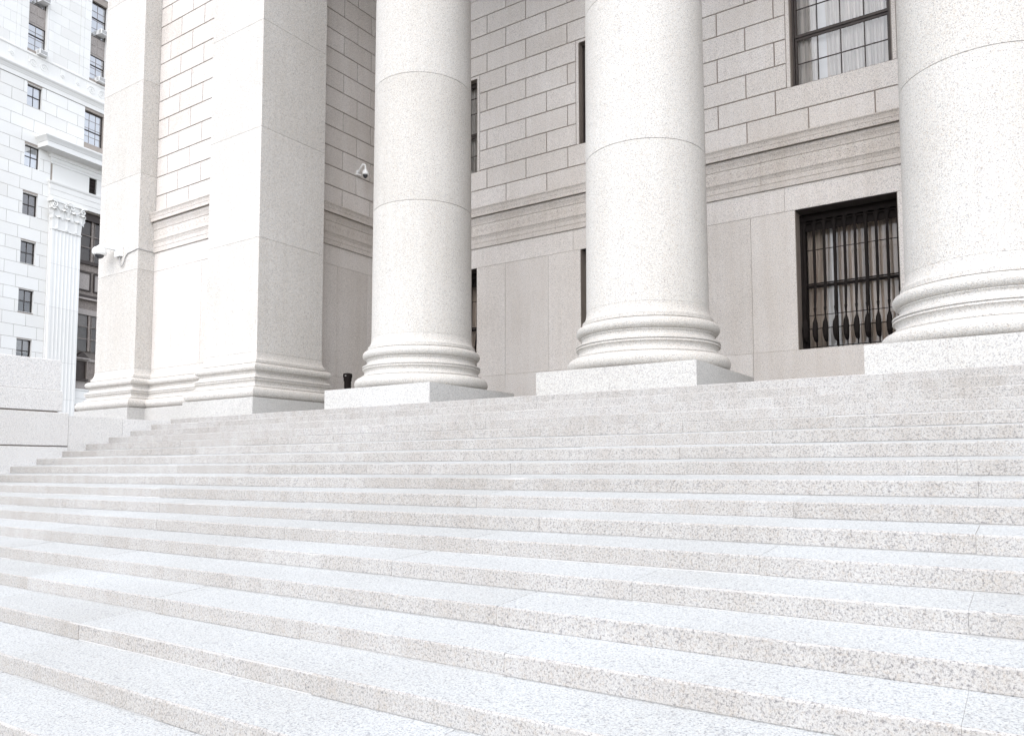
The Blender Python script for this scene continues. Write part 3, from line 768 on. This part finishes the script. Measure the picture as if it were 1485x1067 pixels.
# windows of the street building
def fwin(u0, u1, z0, z1, shade, hint=''):
    w = empty('window', (U(u0), 0, H(z0)), 0, fb); W_, H_ = (u1 - u0) * SC, H(z1) - H(z0); gy = .16 * SC
    f = MB(); th = .05
    rv = MB(); rv.box(-.02, 0.004, -.001, gy + .1, 0, H_); rv.box(W_ - .004, W_ + .02, -.001, gy + .1, 0, H_); rv.box(0, W_, -.001, gy + .1, H_ - .004, H_ + .02); rv.box(0, W_, -.001, gy + .1, -.02, 0.004)
    rv.build('reveal', LIME, w)
    f.box(.004, th, gy - .05, gy + .05, .004, H_ - .004); f.box(W_ - th, W_ - .004, gy - .05, gy + .05, .004, H_ - .004); f.box(th, W_ - th, gy - .05, gy + .05, H_ - th, H_ - .004); f.box(th, W_ - th, gy - .05, gy + .05, .004, th)
    f.box(th, W_ - th, gy - .04, gy + .03, H_ * .5 - .03, H_ * .5 + .03); f.box(W_ / 2 - .015, W_ / 2 + .015, gy - .03, gy + .02, th, H_ - th)
    f.build('frame', BRONZE, w)
    for a, b in ((th, H_ * .5 - .03), (H_ * .5 + .03, H_ - th)):
        MB().add([(th, gy, a), (W_ - th, gy, a), (W_ - th, gy, b), (th, gy, b)], [(0, 1, 2, 3)]).build('pane', GLASS_B if z0 > 14 else GLASS_F, w)
    MB().box(0, W_, gy + .45, gy + .5, 0, H_).build('room_back', DARK, w)
    if shade: MB().box(th, W_ - th, gy + .05, gy + .06, H_ * (1 - shade[0]), H_ - th).build('blind', shade[1], w)
    return w
sh = [(1.0, BLIND), (.9, BLIND), (.95, SPAN), (.95, BLIND_D), (.5, BLIND_D), (.6, SPAN), (.5, BLIND_D)]
for i, zt in enumerate(tops): fwin(-1.60, -.81, zt - 1.17, zt, sh[i])
def tall_window(u0, u1, z0, z1, cols, rows, mid, shade, name='tall_window'):
    w = empty(name, (U(u0), 0, H(z0)), 0, fb); W_, H_ = (u1 - u0) * SC, H(z1) - H(z0); gy = .2 * SC; th = .045
    f = MB()
    f.box(0, th, gy - .06, gy + .04, 0, H_); f.box(W_ - th, W_, gy - .06, gy + .04, 0, H_); f.box(th, W_ - th, gy - .06, gy + .04, H_ - th, H_); f.box(th, W_ - th, gy - .06, gy + .04, 0, th)
    if mid: f.box(th, W_ - th, gy - .05, gy + .03, mid * H_ - .035, mid * H_ + .035)
    f.build('frame', BRONZE, w)
    m_ = MB()
    for q in range(1, cols): m_.box(W_ * q / cols - .012, W_ * q / cols + .012, gy - .02, gy + .015, th, H_ - th)
    for q in range(1, rows): m_.box(th, W_ - th, gy - .021, gy + .014, H_ * q / rows - .012, H_ * q / rows + .012)
    m_.build('muntins', BRONZE_L, w)
    MB().add([(th, gy, th), (W_ - th, gy, th), (W_ - th, gy, H_ - th), (th, gy, H_ - th)], [(0, 1, 2, 3)]).build('pane', GLASS_B, w)
    MB().box(0, W_, gy + .5, gy + .55, 0, H_).build('room_back', DARK, w)
    if shade: MB().box(th, W_ - th, gy + .05, gy + .06, H_ * (1 - shade[0]), H_ - th).build('blind', shade[1], w)
    return w
tall_window(1.66, 2.82, 17.33, 19.22, 3, 4, .42, (1, BLIND))
for u0_, u1_ in ((-1.70, -.68), (1.81, 2.82)):
    tall_window(u0_, u1_, 21.17, 22.63, 2, 4, .6, (1, BLIND))
    tall_window(u0_, u1_, 23.75, 25.8, 2, 4, .55, (.9, BLIND))
    sp = fbox('spandrel', u0_, u1_, -.22, -.16, 22.63, 23.75, SPAN)
    for a in (u0_ + .06, (u0_ + u1_) / 2 + .03):
        for z in (22.74, 23.24):
            fbox('spandrel_panel', a, a + (u1_ - u0_) / 2 - .12, -.16, -.14, z, z + .40, SPAN)
    # jambs
    for e in (u0_, u1_): fbox('jamb', e - .012, e + .012, -.3, .021, 21.17, 25.8, LIME)
def air_con(u, z):
    w = empty('air_conditioner', (U(u), 0, H(z)), 0, fb)
    MB().box(0, .62, -.42, .28, 0, .36).build('case', WHITE, w)
    gr = MB()
    for q in range(7): gr.box(.04, .58, -.432, -.421, .05 + q * .042, .07 + q * .042)
    gr.build('grille', GREYM, w); 
    gs = MB()
    for q in range(5): gs.box(-.010, -.001, -.36, -.08, .06 + q * .055, .08 + q * .055)
    gs.build('side_vent', GREYM, w)
for u, z in ((-1.20, 21.02), (-1.16, 24.0), (2.22, 21.1), (2.26, 23.95)): air_con(u, z)
# entablature over the pilaster
moulding('entablature_cornice', -.12, ue, [(0, 15.40), (.05, 15.40), (.07, 15.44), (.07, 15.50), (.12, 15.56), (.14, 15.62), (.14, 15.70), (.20, 15.73), (.20, 15.90), (.30, 15.94), (.34, 15.96), (.80, 15.98), (.80, 16.25), (.83, 16.27), (.85, 16.33), (.92, 16.42), (.98, 16.50), (.98, 16.58), (.5, 16.64), (0, 16.68)])
fz = MB(); solid_strips(-.08, ue, 14.40, 15.40, [small], -.1, .03, fz); fz.build('frieze', LIME, fb)
moulding('architrave', -.12, ue, [(0, 13.42), (.10, 13.42), (.10, 13.66), (.12, 13.67), (.12, 13.98), (.14, 13.99), (.14, 14.26), (.17, 14.29), (.20, 14.36), (.20, 14.41), (0, 14.43)])
w = empty('frieze_window', (U(2.04), 0, H(14.48)), 0, fb); W_ = .46 * SC; H_ = .9 * SC
MB().box(0, W_, .20, .24, 0, H_).build('pane', IRON, w)
g2 = MB(); [g2.box(x, x + .02, .12, .15, 0, H_) for x in (.1, .22, .34, .46, .58)]; [g2.box(0, W_, .121, .149, z, z + .02) for z in (.2, .5, .8, 1.05)]; g2.build('grille', BRONZE, w)
# pilaster with fluted shaft and leafy capital
def pilaster(u0, u1):
    p = empty('pilaster', (U(u0), 0, 0), 0, fb); W_ = (u1 - u0) * SC
    mb = MB(); nf = 7; m_ = .16; fwid = (W_ - 2 * m_ + .05) / nf; pts = [(0, 0), (0, -.30), (m_, -.30)]
    for q in range(nf):
        a = m_ + q * fwid
        for s in range(0, 7):
            th = math.pi * s / 6; pts.append((a + (fwid - .05) / 2 * (1 - math.cos(th)), -.30 + -.0 + .036 * math.sin(th)))
        if q < nf - 1: pts.append((a + fwid, -.30))
    pts += [(W_, -.30), (W_, 0)]
    for z0, z1 in zip((H(0.5), H(2.6), H(4.6), H(7.55), H(9.9)), (H(2.6), H(4.6), H(7.55), H(9.9), H(11.8))):
        V = [(x, y, z0 + .006) for x, y in pts] + [(x, y, z1 - .006) for x, y in pts]; k = len(pts)
        MB().add(V, [(i, i + 1, k + i + 1, k + i) for i in range(k - 1)]).build('shaft_stone', LIME, p)
    MB().box(.02, W_ - .02, -.235, .02, H(.5), H(11.8)).build('shaft_core', LIME_J, p)
    MB().tube([(-.02, -.0, H(11.8)), (-.02, -.33, H(11.8)), (W_ + .02, -.33, H(11.8)), (W_ + .02, 0, H(11.8))], .045, 8).build('astragal', LIME, p)
    zc, zt = H(11.84), H(13.42)
    MB().add([(0, 0, zc), (0, -.28, zc), (W_, -.28, zc), (W_, 0, zc), (-.10, 0, zt - .12), (-.10, -.42, zt - .12), (W_ + .10, -.42, zt - .12), (W_ + .10, 0, zt - .12)],
             [(0, 1, 5, 4), (1, 2, 6, 5), (2, 3, 7, 6), (4, 5, 6, 7)]).build('capital_bell', LIME, p)
    ab = MB(); nn = 10; V = []
    for z in (zt - .20, zt):
        for q in range(nn + 1):
            f_ = q / nn; V.append((-.24 + (W_ + .48) * f_, -.62 + .16 * math.sin(math.pi * f_), z))
        V += [(W_ + .24, 0, z), (-.24, 0, z)]
    k = nn + 3
    ab.add(V, [(i, (i + 1) % k, k + (i + 1) % k, k + i) for i in range(k)] + [tuple(range(k))[::-1], tuple(range(k, 2 * k))]).build('abacus', LIME, p)
    def leaf(x, z, w, h, y0, out):
        V = []; rows = 7
        for i in range(rows + 1):
            f_ = i / rows
            zz = z + h * (math.sin(f_ * 1.9) / math.sin(1.9) if f_ < .83 else 1.055 - (f_ - .83) * .9)
            yy = y0 - .04 - out * f_ ** 2.2
            ww = w * (.75 + .35 * math.sin(f_ * 2.8)) * (1 - .55 * f_ ** 4) * (1 + .16 * (-1) ** i)
            V += [(x - ww, yy + .07, zz - .05), (x - ww * .5, yy + .01, zz), (x, yy - .045, zz + .01), (x + ww * .5, yy + .01, zz), (x + ww, yy + .07, zz - .05)]
        MB().add(V, [(i * 5 + j, i * 5 + j + 1, (i + 1) * 5 + j + 1, (i + 1) * 5 + j) for i in range(rows) for j in range(4)]).build('leaf', LIME, p)
    hh = zt - zc
    for q in range(3): leaf(W_ * (q + .5) / 3, zc + .02, W_ / 7.2, hh * .42, -.27, .26)
    for q in range(4): leaf(W_ * q / 3, zc + hh * .34, W_ / 8, hh * .34, -.30, .34)
    vol = MB()
    for cx_, s in ((-.06, 1), (W_ + .06, -1), (W_ / 2 - .2, -1), (W_ / 2 + .2, 1)):
        R0 = .24 if cx_ in (-.06, W_ + .06) else .15
        pp = [(cx_ + s * .05 + s * -1 * R0 * (1 - a / 20) * math.cos(a * .5 + 1.2), -.56 + .01 * a * .5, zt - .42 + R0 * (1 - a / 20) * math.sin(a * .5 + 1.2)) for a in range(18)]
        vol.tube(pp, .05, 6)
        vol.tube([(W_ / 2 + (cx_ - W_ / 2) * .3, -.34, zc + hh * .5), (W_ / 2 + (cx_ - W_ / 2) * .6, -.42, zc + hh * .7), (cx_, -.52, zt - .25)], .045, 6)
    vol.build('volute', LIME, p, smooth=50)
    fl_ = MB(); 
    for q in range(6):
        a = q * math.pi / 3; fl_.tube([(W_ / 2, -.52, zt - .12), (W_ / 2 + .14 * math.cos(a), -.56, zt - .12 + .14 * math.sin(a)), (W_ / 2 + .2 * math.cos(a), -.52, zt - .12 + .2 * math.sin(a))], [.06, .07, .02], 6)
    fl_.build('flower', LIME, p, smooth=50)
pilaster(-.10, 1.54); pilaster(4.6, 6.24)
# narrow wall strip between blocks and pilaster
fbox('wall_strip', -.18, -.10, -.03, .06, 0, 13.45, LIME)
# big bronze bay
by = empty('bronze_window_bay', (U(1.56), 0, 0), 0, fb); BW = 3.04 * SC; D = .34 * SC
def bb(name, x0, x1, y0, y1, z0, z1, m): return MB().box(x0, x1, y0, y1, H(z0), H(z1)).build(name, m, by)
bb('bay_back', 0, BW, D + .5, D + .55, 2.9, 13.35, DARK)
bb('head_frame', 0, BW, D - .22, D + .1, 12.95, 13.35, BRONZE)
bb('upper_blind', 0, BW, D + .12, D + .14, 10.62, 12.95, BLIND_D)
def pane_zone(z0, z1, nu, hz, mw):
    fr = MB()
    for q in range(nu + 1):
        x = BW * q / nu; fr.box(x - mw, x + mw, D - .08, D + .05, H(z0), H(z1))
        fr.box(x + mw + .10, x + mw + .14, D - .04, D + .03, H(z0), H(z1))
    for z in hz: fr.box(0, BW, D - .09, D + .04, H(z) - .035, H(z) + .035)
    fr.build('mullions', BRONZE_L, by)
    for q in range(nu):
        MB().add([(BW * q / nu + mw, D, H(z0)), (BW * (q + 1) / nu - mw, D, H(z0)), (BW * (q + 1) / nu - mw, D, H(z1)), (BW * q / nu + mw, D, H(z1))], [(0, 1, 2, 3)]).build('pane', GLASS_D, by)
pane_zone(10.62, 12.95, 3, (12.1, 11.42), .09)
bb('ledge', 0, BW, D - .30, D + .1, 10.42, 10.60, BRONZE)
bb('panel_band', 0, BW, D - .12, D + .1, 10.05, 10.42, BRONZE_L)
pb_ = bb('spandrel_wall', 0, BW, D - .04, D + .1, 8.64, 10.05, BRONZE_L)
for q in range(3):
    x = .30 + q * 1.42
    bb('spandrel_window', x, x + 1.0, D - .09, D - .05, 8.98, 9.92, SPAN)
    fr = MB(); a, b = x - .09, x + 1.09
    fr.box(a, b, D - .16, D - .05, H(9.92), H(9.99)); fr.box(a, b, D - .16, D - .05, H(8.91), H(8.98)); fr.box(a, x, D - .15, D - .05, H(8.98), H(9.92)); fr.box(x + 1.0, b, D - .15, D - .05, H(8.98), H(9.92)); fr.build('spandrel_frame', BRONZE, by)
bb('main_ledge', 0, BW, D - .42, D + .1, 8.48, 8.64, BRONZE)
bb('ledge_lip', 0, BW, D - .46, D + .1, 8.38, 8.475, SPAN)
bb('lower_band', 0, BW, D - .10, D + .1, 7.86, 8.375, BRONZE_L)
bb('lower_moulding', 0, BW, D - .16, D + .1, 7.55, 7.855, SPAN)
rel = MB()
for q in range(7): rel.lathe([(.09, -.0), (.06, .05), (.01, .06)], 8)
pane_zone(5.5, 7.55, 3, (6.88, 6.18), .09)
bb('pale_blind', 0, BW, D + .12, D + .14, 6.90, 7.55, SPAN)
bb('lower_blind', 0, BW, D + .12, D + .14, 5.0, 6.88, BLIND_D)
bb('door_ledge', 0, BW, D - .14, D + .1, 4.92, 5.06, SPAN)
for q in range(2):
    x = .30 + q * 2.0; x1_ = x + .95
    V = [(x - .12, D - .35, H(5.06)), (x1_ + .12, D - .35, H(5.06)), ((x + x1_) / 2, D - .35, H(5.42))]
    V += [(a, D + .05, c) for a, b, c in V]
    MB().add(V, [(0, 1, 2), (5, 4, 3), (0, 2, 5, 3), (1, 4, 5, 2), (0, 3, 4, 1)]).build('pediment', BRONZE, by)
    bb('door_hood', x - .16, x1_ + .16, D - .40, D + .05, 5.0, 5.07, SPAN)
    bb('dark_panel', x, x1_, D - .02, D + .1, 3.92, 4.92, BRONZE)
    bb('jamb', x - .10, x, D - .2, D + .1, 3.85, 4.92, BRONZE_L); bb('jamb', x1_, x1_ + .10, D - .2, D + .1, 3.85, 4.92, BRONZE_L)
    bb('panel_sill', x - .12, x1_ + .12, D - .28, D + .1, 3.80, 3.9, BRONZE)
    bb('apron_panel', x, x1_, D - .05, D + .1, 3.35, 3.78, SPAN)
bb('bay_wall', 0, BW, D, D + .12, 3.3, 5.06, BRONZE_L)
moulding('bay_sill', 1.56, 4.6, [(-.3, 3.30), (.06, 3.30), (.06, 3.22), (.02, 3.20)][::-1], LIME)
fbox('base_course', 1.54, 4.6, -.3, .03, 2.76, 3.2, LIME); fbox('base_course', 1.54, 4.6, -.3, .05, 2.42, 2.745, LIME); fbox('base_pier', 2.2, 4.6, -.3, .03, 0, 2.41, LIME); fbox('basement_window', 1.62, 2.2, -.25, -.2, 1.4, 2.41, IRON)
